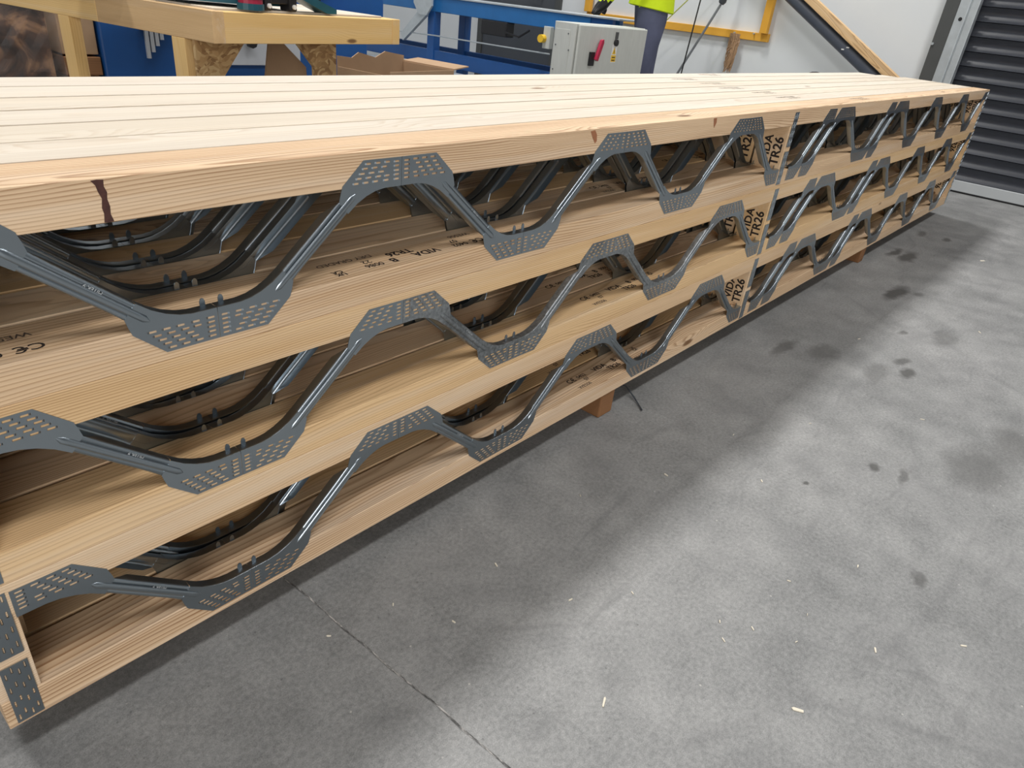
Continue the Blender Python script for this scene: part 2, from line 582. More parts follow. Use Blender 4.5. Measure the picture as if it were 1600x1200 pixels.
# ------------------------------------------------------------------ steel web arm
ANG = R(40.5)
EX, EZ = math.cos(ANG), math.sin(ANG)
CX, CZ = .148, .1118
HJ = .2236


def arm(s_, n_):
    return (CX + s_ * EX - n_ * EZ, CZ + s_ * EZ + n_ * EX)


def flip(pt):
    return (2 * CX - pt[0], 2 * CZ - pt[1])


HW, SA = .0112, .060
lowU = [(.0003, .0527), (.016, .0526), (.032, .0527), (.047, .0550), (.063, .0605), (.079, .0690)]
U, Lw = arm(-SA, HW), arm(-SA, -HW)
outline = [(.0003, .0115), (.068, .0112), (.1035, .0430), (.1068, .0530), Lw, U] + lowU[::-1]
slots = [(.010, .0418 - .0062 * i) for i in range(5)] + [(.0292, .0416), (.0275, .0355)]
for x0 in (.0482, .0652, .0820):
    slots += [(x0 - .0053 * i, .0416 - .0063 * i) for i in range(5)]
SLX, SLZ = .0052, .00135


def plate_tris(outl, slts, slx, slz):
    vs = [Vector(p) for p in outl]
    fcs = [list(range(len(outl)))]
    for (x, z) in slts:
        o = len(vs)
        vs += [Vector((x - slx, z - slz)), Vector((x + slx, z - slz)), Vector((x + slx, z + slz)), Vector((x - slx, z + slz))]
        fcs.append([o + 3, o + 2, o + 1, o])
    rv, re, rf, _, _, _ = delaunay_2d_cdt(vs, [], fcs, 2, 1e-6)
    return [tuple(v) for v in rv], [tuple(f) for f in rf]


def add_sheet(mb, outl, slts, slx, slz, fn=lambda p: p, th=.0009):
    rv, rf = plate_tris(outl, slts, slx, slz)
    out = []
    for f in rf:
        cx = sum(rv[i][0] for i in f) / len(f)
        cz = sum(rv[i][1] for i in f) / len(f)
        if not any(abs(cx - x) < slx and abs(cz - z) < slz for x, z in slts):
            out.append(f)
    mb.add([(fn(p)[0], -th, fn(p)[1]) for p in rv], out)
    n = len(outl)
    q = [fn(p) for p in outl]
    mb.add([(a, -th, b) for a, b in q] + [(a, 0, b) for a, b in q], [(i, (i + 1) % n, n + (i + 1) % n, n + i) for i in range(n)])
    # punched teeth: slivers bent into the slot ends, and slot walls
    for (x, z) in slts:
        a, b = fn((x + slx * .55, z - slz)), fn((x + slx, z + slz))
        xa, xb, za, zb = min(a[0], b[0]), max(a[0], b[0]), min(a[1], b[1]), max(a[1], b[1])
        mb.add([(xa, -.0002, za), (xb, -th - .0006, za), (xb, -th - .0006, zb), (xa, -.0002, zb)], [(0, 1, 2, 3)])


def build_arm():
    mb = MB()
    th = .0009
    add_sheet(mb, outline, slots, SLX, SLZ)
    add_sheet(mb, outline, slots, SLX, SLZ, flip)
    # arm body: channel section
    sec = [(-HW - .0004, .0150), (-HW, .0030), (-HW + .0006, .0010), (-HW + .0020, -th + .0005), (-HW + .0042, -th), (-.0055, -th + .0008), (.0055, -th + .0008), (HW - .0042, -th), (HW - .0020, -th + .0005), (HW - .0006, .0010), (HW, .0030), (HW + .0004, .0150)]
    N = 10
    vs = []
    for i in range(N + 1):
        s_ = -SA + 2 * SA * i / N
        for (n_, y) in sec:
            e = 1.0
            if y > 0:
                if n_ > 0 and s_ > .03:
                    e = max(.05, (SA - s_) / .025) if s_ > .035 else 1.0
                if n_ < 0 and s_ < -.03:
                    e = max(.05, (SA + s_) / .025) if s_ < -.035 else 1.0
            x, z = arm(s_, n_)
            vs.append((x, y * e, z))
    k = len(sec)
    mb.add(vs, [(i * k + j, i * k + j + 1, (i + 1) * k + j + 1, (i + 1) * k + j) for i in range(N) for j in range(k - 1)])
    # rolled flange along the bent edge of each half plate
    path = lowU + [U]
    for fl in (False, True):
        pp = [flip(p) if fl else p for p in path]
        nrm = []
        for i in range(len(pp)):
            a, b = pp[max(i - 1, 0)], pp[min(i + 1, len(pp) - 1)]
            t = Vector((b[0] - a[0], b[1] - a[1])).normalized()
            nrm.append((-t.y, t.x))
        vs = []
        rows = ((-.0002, -th), (.0002, -th + .0005), (.0004, .0020), (.0004, .0150))
        for p, nn in zip(pp, nrm):
            for off, y in rows:
                vs.append((p[0] + nn[0] * off, y, p[1] + nn[1] * off))
        mb.add(vs, [(i * 4 + j, i * 4 + j + 1, (i + 1) * 4 + j + 1, (i + 1) * 4 + j) for i in range(len(pp) - 1) for j in range(3)])
    # pressed bead along the arm
    vs = []
    NB = 20
    for i in range(NB + 1):
        s_ = -.088 + .176 * i / NB
        e = min(1, math.sqrt(max(0, 1 - max(0, (abs(s_) - .080) / .008) ** 2)))
        for j in range(7):
            an = math.pi * j / 6
            x, z = arm(s_, -.0046 * e * math.cos(an))
            vs.append((x, -th + .0004 - .0028 * e * math.sin(an), z))
    mb.add(vs, [(i * 7 + j, i * 7 + j + 1, (i + 1) * 7 + j + 1, (i + 1) * 7 + j) for i in range(NB) for j in range(6)])
    # finger tab standing on the flange of the lower plate
    tab = [(.0085, .0530), (.0155, .0530), (.0155, .0590), (.0140, .0625), (.0120, .0635), (.0100, .0625), (.0085, .0590)]
    mb.prism(tab, lambda u, v, d: (u, d, v), .0120, .0132)
    return mb


A = build_arm()


def variant(sx, sy, name, text=False):
    mb = MB()
    mb.v = [(x * sx, y * sy, z) for x, y, z in A.v]
    mb.f = [tuple(reversed(f)) if sx * sy < 0 else f for f in A.f]
    mb.m = list(A.m)
    if text:
        me = text_mesh('MITEK 9', .0062, M['zinc_mark'])
        dx, dz = -EX, EZ           # along the falling arm, upside down
        px, pz = (-CX + .020, CZ - .012)
        ux, uz = -EZ, -EX
        mb.add([(px + v.co.x * dx + (v.co.y - .0035) * ux, -.0014, pz + v.co.x * dz + (v.co.y - .0035) * uz) for v in me.vertices], [list(p.vertices) for p in me.polygons], 1)
    return mb.mesh(name, [M['zinc'], M['zinc_mark']], True)


WEB = {('u', 0): variant(1, 1, 'web_rising'), ('d', 0): variant(-1, 1, 'web_falling', True),
       ('u', 1): variant(1, -1, 'web_rising_back'), ('d', 1): variant(-1, -1, 'web_falling_back')}
WEBW = {}
for k, me in WEB.items():
    m2 = me.copy()
    m2.materials[0] = M['zinc_worn']
    WEBW[k] = m2

ARMS = [('d', -.296), ('u', -.296), ('d', .296), ('u', .296), ('d', .888), ('u', .888), ('d', 1.480), ('u', 1.555), ('u', 1.663), ('d', 2.255), ('u', 2.255),
        ('u', 2.360), ('d', 2.952), ('u', 2.952), ('d', 3.544), ('u', 3.544), ('d', 4.136), ('u', 4.136)]

# narrow nail plate with upright slots
npb = MB()
nslots = []
for i in range(4):
    for j in range(4):
        nslots.append((-.0108 + j * .0072, -.0375 + i * .025 + (.004 if j % 2 else -.003)))
add_sheet(npb, [(-.015, -.049), (.015, -.049), (.015, .049), (-.015, .049)], nslots, .0012, .0048)
NAIL = {0: npb.mesh('nail_plate', M['zinc'], False)}
nb2 = MB()
nb2.v = [(x, -y, z) for x, y, z in npb.v]
nb2.f = [tuple(reversed(f)) for f in npb.f]
nb2.m = npb.m
NAIL[1] = nb2.mesh('nail_plate_back', M['zinc'], False)

# ------------------------------------------------------------------ joists
Z0, DJ, WJ, TC = .072, .2237, .0905, .047
X0, X1 = -.635, 4.475
ORD = ['outermost beside the open floor', 'second in from the open floor', 'third in from the open floor', 'fourth in from the open floor',
       'fifth in from the open floor', 'sixth in from the open floor', 'seventh and last, on the workbench side']
ROWN = ['bottom', 'middle', 'top']
_chord = {}


def chord_mesh(x1, mat):
    key = (round(x1, 3), mat)
    if key not in _chord:
        _chord[key] = MB().box((X0, 0, 0), (x1, WJ, TC), c=.0012).mesh('chord', M[mat], False)
    return _chord[key]


BLK = {}
for m in ('pine', 'pine_warm'):
    BLK[m] = MB().box((0, .001, TC), (.045, WJ - .001, .1764), c=.0010).mesh('block', M[m], False)

INKS = [M['ink'], M['ink_faint']]
STAMP = join_text([('C\u20ac', .0215, 0, .043, False, 0), ('0402', .0160, .041, .046, False, 0), ('VIDA', .0222, .108, .042, True, 0), ('B', .0215, .198, .043, True, 0),
                   ('0086', .0160, .226, .046, False, 0), ('UK', .0125, .300, .053, True, 0), ('CA', .0125, .300, .043, True, 0),
                   ('07', .0160, .050, .028, False, 0), ('TR26', .0215, .150, .0215, True, 0), ('22', .0160, .238, .030, False, 0),
                   ('WE506', .0150, .003, .010, False, 1), ('DRY GRADED', .0150, .222, .010, False, 1)], INKS, 1.08, 1.0).mesh('grade_stamp', INKS)
# rows of short ink strokes of the print seen at a flat angle on the upper faces
STAMPF = join_text([('C\u20ac 0402 VIDA B 0086', .016, 0, .026, False, 0), ('07  TR26  22', .016, .06, .006, False, 0)], [M['ink_faint'], M['ink']]).mesh('faint_stamp', [M['ink_faint'], M['ink']])
BLKTXT = join_text([('VIDA', .034, 0, .033, True, 0), ('TR26', .037, -.006, .0, True, 0)], INKS).mesh('block_stamp', INKS)


rowshift = [.007, .010, 0]
rj = random.Random(3)
for row in (2, 1, 0):
    for c in range(7):
        z = Z0 + row * DJ
        y = c * .0972 + (rj.uniform(-.0002, .0002) if c else 0)
        dx = rowshift[row] + (rj.uniform(-.02, .02) if c else 0)
        zj = (rj.uniform(-.0012, .0006) if row == 2 and c else 0)
        j = thing('metal_web_joist', f'{ROWN[row]}-layer pine joist with zigzag steel webs, {ORD[c]}', 'joist', (dx, y, z), 0, 'metal web joists in the stack')
        x1 = X1 + (.02 if row == 0 else .015 if row == 1 else 0)
        if c == 5:
            x1 = X1 - .12
        if c == 6:
            x1 = X1 - .25
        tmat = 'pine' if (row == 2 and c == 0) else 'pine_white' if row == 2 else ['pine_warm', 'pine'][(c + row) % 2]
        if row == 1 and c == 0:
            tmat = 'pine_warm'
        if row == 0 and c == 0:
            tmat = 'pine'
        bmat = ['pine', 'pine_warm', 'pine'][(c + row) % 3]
        top = link('top_chord', chord_mesh(x1, tmat), j, (0, 0, HJ - TC + zj))
        bot = link('bottom_chord', chord_mesh(x1, bmat), j, (0, 0, 0))
        for k, b in ARMS:
            if b + .2 > x1:
                continue
            for side in (0, 1):
                worn = row == 1 and c == 0 and side == 0 and (k, b) in (('d', .296), ('d', .888), ('u', .296), ('u', .888))
                o = link('steel_web', (WEBW if worn else WEB)[(k, side)], j, (b, WJ if side else 0, 0))
        for bx in (X0, 1.480, x1 - .045):
            bo = link('timber_block', BLK['pine_warm' if (row + c) % 2 else 'pine'], j, (bx, 0, 0))
            if bx > 0 and c < 2:
                if bx < 2:
                    link('grade_stamp', BLKTXT, bo, (-.0004, .010, .066), Matrix(((0, 0, -1), (0, 1, 0), (1, 0, 0))).to_euler())
                else:
                    link('grade_stamp', BLKTXT, bo, (-.0004, .080, .160), Matrix(((0, 0, -1), (0, -1, 0), (-1, 0, 0))).to_euler())
            for side in (0, 1):
                for pz in (.0535, .1650):
                    link('nail_plate', NAIL[side], j, (bx + .0245, WJ if side else 0, pz))
        # grade stamps on the lower chords
        if row == 2 and c in (0, 1, 2):
            link('grade_stamp', STAMP, bot, (.215 + c * .50, .075 if c == 0 else .004, TC + .0003), (0, 0, math.pi) if c == 0 else (0, 0, 0))
        if row == 2 and c == 0:
            link('grade_stamp', STAMP, bot, (-.48, .075, TC + .0003), (0, 0, math.pi))
        if row < 2 and c in (0, 1, 2):
            link('grade_stamp', STAMP, bot, (.605 - rowshift[row] + (0 if c == 0 else -.02 * c), .004, TC + .0003))
        if row == 2:
            link('grade_stamp', STAMPF, top, ([2.15, 1.72, 1.75, 1.70, 1.75, 1.72, 2.1][c] - dx, .030, TC + .0003))
        if row == 2 and c == 0:
            kp = [(-.4128, .0452), (-.4070, .0458), (-.4005, .0452), (-.4012, .0385), (-.3990, .0321), (-.4000, .0250), (-.3985, .0173), (-.3992, .009), (-.3970, .0012), (-.4020, .0004), (-.4067, .001), (-.4055, .010), (-.4066, .0162), (-.4050, .026), (-.4075, .033), (-.4090, .040)]
            MB().prism(kp, lambda u, v, d: (u, d, v), -.0004, .001).build('knot', M['knot_dark'], top)
            kp = [(.464, .043), (.478, .0445), (.486, .036), (.4885, .024), (.4835, .020), (.474, .030)]
            MB().prism(kp, lambda u, v, d: (u, d, v), -.0004, .001).build('knot', M['knot_red'], top)
            kp = [(.968, .044), (.984, .0445), (.987, .034), (.980, .022), (.975, .028)]
            MB().prism(kp, lambda u, v, d: (u, d, v), -.0004, .001).build('knot', M['knot_red'], top)

# bearers under the stack
for bx, lab in ((.701, 'short dark timber bearer under the stack, with a steel wire lying beside it'), (2.86, 'dark timber bearer under the stack near its shutter end'), (-.45, 'dark timber bearer under the stack at its overhanging near end')):
    b = MB().box((0, 0, 0), (.062, .66, .0718), c=.004)
    o = b.build('timber_bearer', M['bearer_wood'], None, (bx, .004 if bx > 0 else .25, 0))
    tag(o, lab, 'timber', 'bearers under the stack')
wr = MB().tube([(.89, .07, .012), (.878, .035, .02), (.868, .010, .012), (.857, -.014, .005), (.838, -.040, .004), (.825, -.053, .004), (.829, -.052, .004), (.846, -.030, .004), (.864, -.004, .008), (.884, .03, .012)], .0016, 6)
tag(wr.build('wire_loop', M['dark_grey'], smooth=True), 'thin bent loop of dark wire on the concrete beside the bearer', 'wire')

# ------------------------------------------------------------------ workbench behind the stack
BA = R(10.5)
BZ, BT = .705, .802
bench = thing('workbench', 'rough pine workbench with OSB braces behind the joist stack', 'workbench', (.602, 1.637, 0), BA)


def beam(name, a, b, mat, par=None, c=.002, loc=(0, 0, 0), rot=(0, 0, 0)):
    return MB().box(a, b, c=c).build(name, M[mat], par or bench, loc, rot)


# beams that run along local y are modelled along x and turned so that the grain follows them
MB().box((0, -.047, 0), (.63, 0, .097), c=.002).build('side_beam', M['pine_warm'], bench, (0, 0, BZ), (0, 0, R(90)))
MB().box((.632, -.047, 0), (1.42, 0, .097), c=.002).build('side_beam', M['pine_yellow'], bench, (0, 0, BZ), (0, 0, R(90)))
MB().box((0, -.047, 0), (1.42, 0, .097), c=.002).build('side_beam', M['pine_yellow'], bench, (.915, 0, BZ), (0, 0, R(90)))
beam('front_beam', (.0475, .002, BZ), (.9145, .049, BT - .001), 'pine_yellow')
for i in range(9):
    beam('top_board', (.05, .06 + i * .145, BT - .012), (.912, .06 + i * .145 + .143, BT + .006), 'pine_white')
for (a, b) in ((.0, .152), (.0, .818), (.47, .66)):
    MB().box((-BZ, 0, 0), (0, .068, .047), c=.002).build('leg', M['pine_yellow'], bench, (a + .0, b, 0), Matrix(((0, 0, 1), (0, 1, 0), (-1, 0, 0))).to_euler())


def osbp(poly, y0, y1):
    MB().prism(poly, lambda u, v, d: (u, d, v), y0, y1).build('osb_brace', M['osb'], bench)


osbp([(.0, BZ), (.215, BZ), (.01, .48), (.0, .48)], .10, .112)
osbp([(.455, BZ), (.674, BZ), (.674, 0), (.56, 0), (.551, .61)], .10, .118)

# saw on the bench
saw = thing('mitre_saw', 'teal mitre saw with a black hinge block lying on the workbench', 'saw', (.602, 1.637, 0), BA)
sz = BT + .006
prof = [(.045, .17), (.20, .09), (.28, .09), (.42, .10), (.42, .20), (.30, .32), (.10, .40), (.03, .34)]
MB().prism(prof, lambda u, v, d: (u, v, d), sz + .012, sz + .065).build('saw_base', M['teal'], saw)
lob = [(.200 + .050 * math.cos(t * math.pi / 8), .045 + .04 * math.sin(t * math.pi / 8)) for t in range(16)]
MB().prism(lob, lambda u, v, d: (u, v, d), sz, sz + .020).build('foot', M['teal'], saw)
MB().prism([(.200 + .9 * (u - .200), .045 + .9 * (v - .045)) for u, v in lob], lambda u, v, d: (u, v, d), sz + .020, sz + .034).build('lock_lever', M['red'], saw)
MB().prism(lob, lambda u, v, d: (u, v, d), sz + .034, sz + .06).build('foot_cap', M['teal'], saw)
hb = MB().box((.255, .035, sz), (.290, .09, sz + .16), c=.006).box((.372, .035, sz), (.408, .09, sz + .16), c=.006).box((.262, .045, sz + .022), (.400, .16, sz + .16), c=.004)
hb.build('hinge_block', M['black'], saw)
for bx in (.272, .390):
    MB().tube([(bx, .028, sz + .016), (bx, .036, sz + .016)], .008, 12).build('bolt', M['white'], saw)
MB().prism([(0, .075), (.20, .016), (.20, 0), (.15, 0), (0, .05)], lambda u, v, d: (.408 + u, d, sz + v), .03, .10).build('foot', M['teal'], saw)
# crumpled pale dust sheet pieces on the bench
pv = []
pf = []
nx, ny = 16, 5
rp = random.Random(5)
for i in range(nx):
    for k in range(ny):
        pv.append((-.0 + i * .022 - .05, .10 + k * .035 + i * .028 * 0, sz + .012 + rp.random() * .018))
for i in range(nx - 1):
    for k in range(ny - 1):
        a = i * ny + k
        pf.append((a, a + ny, a + ny + 1, a + 1))
ps = MB().add([(x * math.cos(2.0) - yv * math.sin(2.0) + .16, x * math.sin(2.0) + yv * math.cos(2.0) + .58, z_) for x, yv, z_ in pv], pf)
ps.add([(x * math.cos(2.0) - yv * math.sin(2.0) + .16, x * math.sin(2.0) + yv * math.cos(2.0) + .58, sz) for x, yv, z_ in pv], [tuple(reversed(f)) for f in pf])
o = ps.build('crumpled_paper', M['chip'], None, (.602, 1.637, 0), (0, 0, BA))
tag(o, 'crumpled pale paper lying on the workbench beside the teal saw', 'paper')

# blue machine under and behind the bench
bmx = thing('blue_machine', 'blue sheet-metal machine housing standing behind the workbench', 'machine', (0, 0, 0))
MB().box((.885, 3.30, 0), (2.55, 3.8, .70), c=.01).build('housing', M['blue'], bmx)
MB().box((1.47, 3.28, .430), (2.02, 3.30, .69), c=.003).build('pale_panel', M['panel_grey'], bmx)
MB().box((1.50, 3.5, .70), (2.85, 4.0, 1.35), c=.012).build('upper_housing', M['blue'], bmx)
kb = MB().tube([(1.675, 3.28, .555), (1.675, 3.25, .555)], .014, 10).tube([(1.675, 3.252, .555), (1.675, 3.225, .555)], .030, 8)
kb.build('knob', M['black'], bmx, smooth=True)
MB().box((2.15, 3.485, .86), (2.40, 3.5, 1.1), c=.004).build('window_plate', M['dark_grey'], bmx)
vent = MB()
for i in range(4):
    vent.box((1.10 + i * .026, 3.285, .46 + (0.03 * i)), (1.118 + i * .026, 3.30, .60))
vent.box((1.08, 3.285, .595), (1.26, 3.30, .62))
vent.build('vent_grille', M['panel_grey'], bmx)
cbp = [(2.28, 3.49, .76), (2.26, 3.42, .79), (2.33, 3.40, .86), (2.45, 3.42, 1.0), (2.56, 3.49, 1.15)]
MB().tube(cbp, .012, 8).build('hose', M['black'], bmx, smooth=True)

# wrapped bale on the far left, cardboard behind
bale = thing('wrapped_bale', 'dark brown cardboard bale in shiny stretch wrap beside the workbench leg', 'bale', (0, 0, 0))
bv = MB().box((.16, 3.26, 0), (.650, 3.7, .72), c=.03)
bv.build('cardboard_core', M['card_dark'], bale)
rb = random.Random(11)
wv_, wf_ = [], []
NXW, NZW = 14, 14
for i in range(NXW):
    for k in range(NZW):
        wv_.append((.145 + i * .53 / (NXW - 1), 3.245 - rb.random() * .014, .02 + k * .71 / (NZW - 1)))
for i in range(NXW - 1):
    for k in range(NZW - 1):
        a = i * NZW + k
        wf_.append((a, a + NZW, a + NZW + 1, a + 1))
for i in range(6):
    for k in range(NZW):
        wv_.append((.68 + rb.random() * .012, 3.25 + i * .09, .02 + k * .71 / (NZW - 1)))
o0 = NXW * NZW
for i in range(5):
    for k in range(NZW - 1):
        a = o0 + i * NZW + k
        wf_.append((a, a + NZW, a + NZW + 1, a + 1))
for k in range(NZW - 1):
    a = (NXW - 1) * NZW + k
    wf_.append((a, o0 + k, o0 + k + 1, a + 1))
MB().add(wv_, wf_).build('stretch_wrap', M['wrap'], bale)
tag(MB().box((.705, 3.32, .47), (.872, 3.75, .72), c=.004).build('cardboard_box', M['card']), 'plain brown carton between the wrapped bale and the blue housing', 'box')
cr = thing('shade_gap_crate', 'added dark crate standing for the shaded gap under the plain carton', 'crate', (0, 0, 0))  # added dark boards stand in for the shadow gap below the carton
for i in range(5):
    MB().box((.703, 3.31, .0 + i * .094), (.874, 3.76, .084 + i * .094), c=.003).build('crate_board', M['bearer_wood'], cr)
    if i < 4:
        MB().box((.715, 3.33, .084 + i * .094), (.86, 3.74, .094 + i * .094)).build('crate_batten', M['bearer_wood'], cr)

# folded cardboard leaning under the bench, and an open carton
o = MB().prism([(1.02, .30), (1.28, .30), (1.262, .575), (1.13, .69), (1.09, .69)], lambda u, v, d: (u, d + (.70 - v) * .0, v), 2.10, 2.112).build('folded_cardboard', M['card'])
o2 = MB().prism([(1.02, 0), (1.28, 0), (1.28, .30), (1.02, .30)], lambda u, v, d: (u, d, v), 2.10, 2.112)
o2.build('lower_flap', M['card'], o)
tag(o, 'flat folded sheet of brown cardboard standing under the workbench', 'cardboard')
cb = thing('open_carton', 'open brown carton with torn flaps beyond the workbench end', 'box', (1.70, 2.05, 0), R(8))
cw, cdp, ch, ct = .50, .36, .56, .006
MB().box((0, 0, 0), (cw, ct, ch)).build('carton_side', M['card'], cb)
MB().box((0, cdp - ct, 0), (cw, cdp, ch)).build('carton_side', M['card'], cb)
MB().box((0, ct, 0), (ct, cdp - ct, ch - .02)).build('carton_side', M['card'], cb)
MB().box((cw - ct, ct, 0), (cw, cdp - ct, ch)).build('carton_side', M['card'], cb)
MB().box((ct, ct, 0), (cw - ct, cdp - ct, ct)).build('carton_base', M['card'], cb)
MB().prism([(cw, ch), (cw + .13, ch + .012), (cw + .13, ch + .018), (cw, ch + .006)], lambda u, v, d: (u, d, v), 0, cdp).build('flap', M['card'], cb)
MB().prism([(0, ch), (cw, ch), (cw, ch + .03), (cw * .7, ch + .05), (cw * .55, ch + .02), (cw * .3, ch + .045), (cw * .2, ch + .02), (0, ch + .03)], lambda u, v, d: (u, d, v), cdp - ct, cdp).build('flap', M['card'], cb)

# ------------------------------------------------------------------ blue roller table along the wall
tb = thing('blue_feed_table', 'long blue steel feed table with posts and lower rails in front of the white wall', 'machine table', (0, 0, 0))
XB = 4.2
MB().box((XB, 2.45, .852), (XB + .48, 6.4, .864), c=.002).build('table_top', M['guide'], tb)
MB().box((XB + .012, 2.72, .735), (XB + .06, 6.4, .852), c=.004).build('front_beam', M['blue_light'], tb)
MB().box((XB + .42, 2.72, .735), (XB + .47, 6.4, .852), c=.004).build('rear_beam', M['blue_light'], tb)
MB().box((XB + .02, 2.52, .80), (XB + .06, 2.72, .852), c=.003).build('end_channel', M['blue'], tb)
for py in (2.80, 4.44, 6.1):
    for px in (.01, .41):
        MB().box((XB + px, py, 0), (XB + px + .08, py + .09, .735), c=.004).build('post', M['blue'], tb)
MB().box((XB + .02, 2.89, .30), (XB + .07, 6.1, .42), c=.004).build('lower_rail', M['blue'], tb)
MB().box((XB + .43, 2.89, .30), (XB + .48, 6.1, .42), c=.004).build('lower_rail', M['blue'], tb)
MB().box((XB - .25, 3.0, .20), (XB - .20, 6.3, .275), c=.004).build('foot_rail', M['blue_light'], tb)
MB().box((XB - .252, 3.0, .275), (XB - .10, 6.3, .285)).build('foot_tread', M['guide'], tb)
for py in (3.2, 5.0, 6.2):
    MB().box((XB - .24, py, 0), (XB - .21, py + .04, .2)).build('foot_leg', M['blue'], tb)
MB().tube([(XB - .02, 6.3, .50), (XB - .02, 4.4, .545), (XB - .02, 3.05, .555)], .006, 6).build('safety_wire', M['guide'], tb)
br = [(-.10, .98), (.14, .98), (.14, .78), (.075, .70), (-.03, .70), (-.10, .79)]
MB().prism(br, lambda u, v, d: (XB - .06 + d, 4.55 - u, v), 0, .02).build('bracket_plate', M['guide'], tb)
MB().prism([(-.02, .76), (.05, .70), (-.26, .46), (-.29, .52)], lambda u, v, d: (XB - .04 + d, 4.55 - u, v), 0, .035).build('bracket_arm', M['guide'], tb)
MB().box((XB - .04, 4.50, .735), (XB + .012, 4.6, .80)).build('bracket_mount', M['guide'], tb)
MB().box((XB + .0, 3.55, .62), (XB + .10, 3.85, .735), c=.01).build('motor', M['black'], tb)
MB().tube([(XB + .0, 3.56, .66), (XB - .01, 3.40, .64), (XB, 3.3, .70)], .008, 6).build('motor_cable', M['black'], tb)
MB().box((XB - .03, 3.06, .59), (XB + .02, 3.13, .75), c=.004).build('switch_box', M['cab_grey'], tb)
MB().tube([(XB - .03, 3.12, .66), (XB - .075, 3.12, .66)], .030, 14).build('stop_button', M['yellow'], tb)

# electrical cabinet
cx0, cx1, cy0, cy1, cz1 = 3.142, 3.93, 2.027, 2.215, .831
eb = thing('electrical_cabinet', 'grey steel electrical cabinet with red isolator handle and warning label', 'cabinet', (0, 0, 0))
MB().box((cx0, cy0 + .022, .06), (cx1, cy1, cz1), c=.004).build('cabinet_body', M['cab_grey'], eb)
MB().box((cx0 + .012, cy0, .07), (cx1 - .002, cy0 + .018, cz1 - .004), c=.006).build('cabinet_door', M['cab_grey'], eb)
MB().box((cx0 - .003, cy0 + .06, .20), (cx0, cy1 - .012, cz1 - .04), c=.001).build('gland_plate', M['cab_grey'], eb)
for (yy, zz) in ((2.10, .77), (2.19, .70), (2.085, .68), (2.19, .56), (2.085, .52)):
    MB().tube([(cx0 - .006, yy, zz), (cx0 - .002, yy, zz)], .004, 8).build('screw', M['dark_grey'], eb)
MB().box((cx0, cy0 + .03, 0), (cx0 + .05, cy1, .06)).box((cx1 - .05, cy0 + .03, 0), (cx1, cy1, .06)).build('plinth', M['dark_grey'], eb)
hx = cx0 + .165
MB().box((hx - .028, cy0 - .014, .60), (hx + .022, cy0, .68), c=.003).build('isolator_plate', M['black'], eb)
hp = [(.0, .64), (.022, .63), (.062, .735), (.058, .755), (.04, .75)]
MB().prism(hp, lambda u, v, d: (hx + u + .012, cy0 - d, v), .014, .034).build('isolator_handle', M['red'], eb)
lx = cx0 + .415
MB().tube([(lx, cy0 - .014, .738), (lx, cy0, .738)], .020, 14).build('door_lock', M['black'], eb)
MB().box((lx - .013, cy0 - .008, .76), (lx + .013, cy0 - .001, .800)).build('hasp', M['jamb'], eb)
MB().box((lx - .030, cy0 - .0012, .62), (lx + .026, cy0, .728)).build('warning_label', M['white'], eb)
lab = MB().box((lx - .028, cy0 - .0022, .625), (lx + .024, cy0 - .0012, .664), 0)
lab.prism([(lx - .022, .670), (lx + .018, .670), (lx - .002, .712)], lambda u, v, d: (u, d, v), cy0 - .0022, cy0 - .0012, 0)
lab.box((lx - .020, cy0 - .0026, .631), (lx + .016, cy0 - .0022, .637), 1).box((lx - .020, cy0 - .0026, .648), (lx + .016, cy0 - .0022, .654), 1)
lab.prism([(lx - .004, .676), (lx + .0, .676), (lx + .001, .698), (lx - .004, .690)], lambda u, v, d: (u, d, v), cy0 - .0026, cy0 - .0022, 1)
lab.build('warning_print', [M['yellow'], M['black']], eb)

# ------------------------------------------------------------------ things on the white wall
wb = thing('framed_board', 'white board in a varnished yellow timber frame hung low on the wall', 'board', (0, 0, 0))
MB().box((XW - .012, 1.87, .86), (XW, 3.60, 1.95)).build('board_panel', M['wall_white'], wb)
fz = .812
for (a, b, ln, nm) in (((1.815, 3.64), (fz, fz + .060), 0, 'frame_rail'), ((1.815, 3.64), (1.90, 1.96), 0, 'frame_rail')):
    MB().box((a[0], -.05, b[0]), (a[1], 0, b[1]), c=.003).build(nm, M['frame_yellow'], wb, (XW - .05, 0, 0), (0, 0, R(90)))
for yy in (1.815, 3.58):
    MB().box((fz + .06, 0, 0), (1.90, .05, .060), c=.003).build('frame_stile', M['frame_yellow'], wb, (XW - .05, yy + .06, 0), Matrix(((0, 1, 0), (0, 0, -1), (1, 0, 0))).to_euler())
for i, (yy, zz) in enumerate(((2.10, fz + .04), (1.93, fz + .05))):
    MB().tube([(XW - .05, yy, zz), (XW - .075, yy, zz)], .006, 8).build('hook', M['guide'], wb)

# bundle of jute fibre hanging from the frame
ju = MB()
rg = random.Random(9)
for i in range(90):
    y0 = 2.075 + rg.uniform(-.035, .035)
    ph = rg.random() * 6
    pp = []
    L = rg.uniform(.20, .30)
    for k in range(8):
        t = k / 7
        wdt = .030 + .02 * math.sin(t * 3.1)
        pp.append((XW - .085 + .014 * math.sin(ph + t * 6), 2.078 - .0 * t + (y0 - 2.075) * (1 - .3 * t) + wdt * .55 * math.sin(ph + t * 7 + rg.uniform(-.5, .5)), fz + .035 - L * t))
    ju.tube(pp, .0024, 4)
jo = ju.build('jute_bundle', M['jute'])
tag(jo, 'frayed bundle of brown jute fibre hanging from the yellow frame', 'fibre bundle')

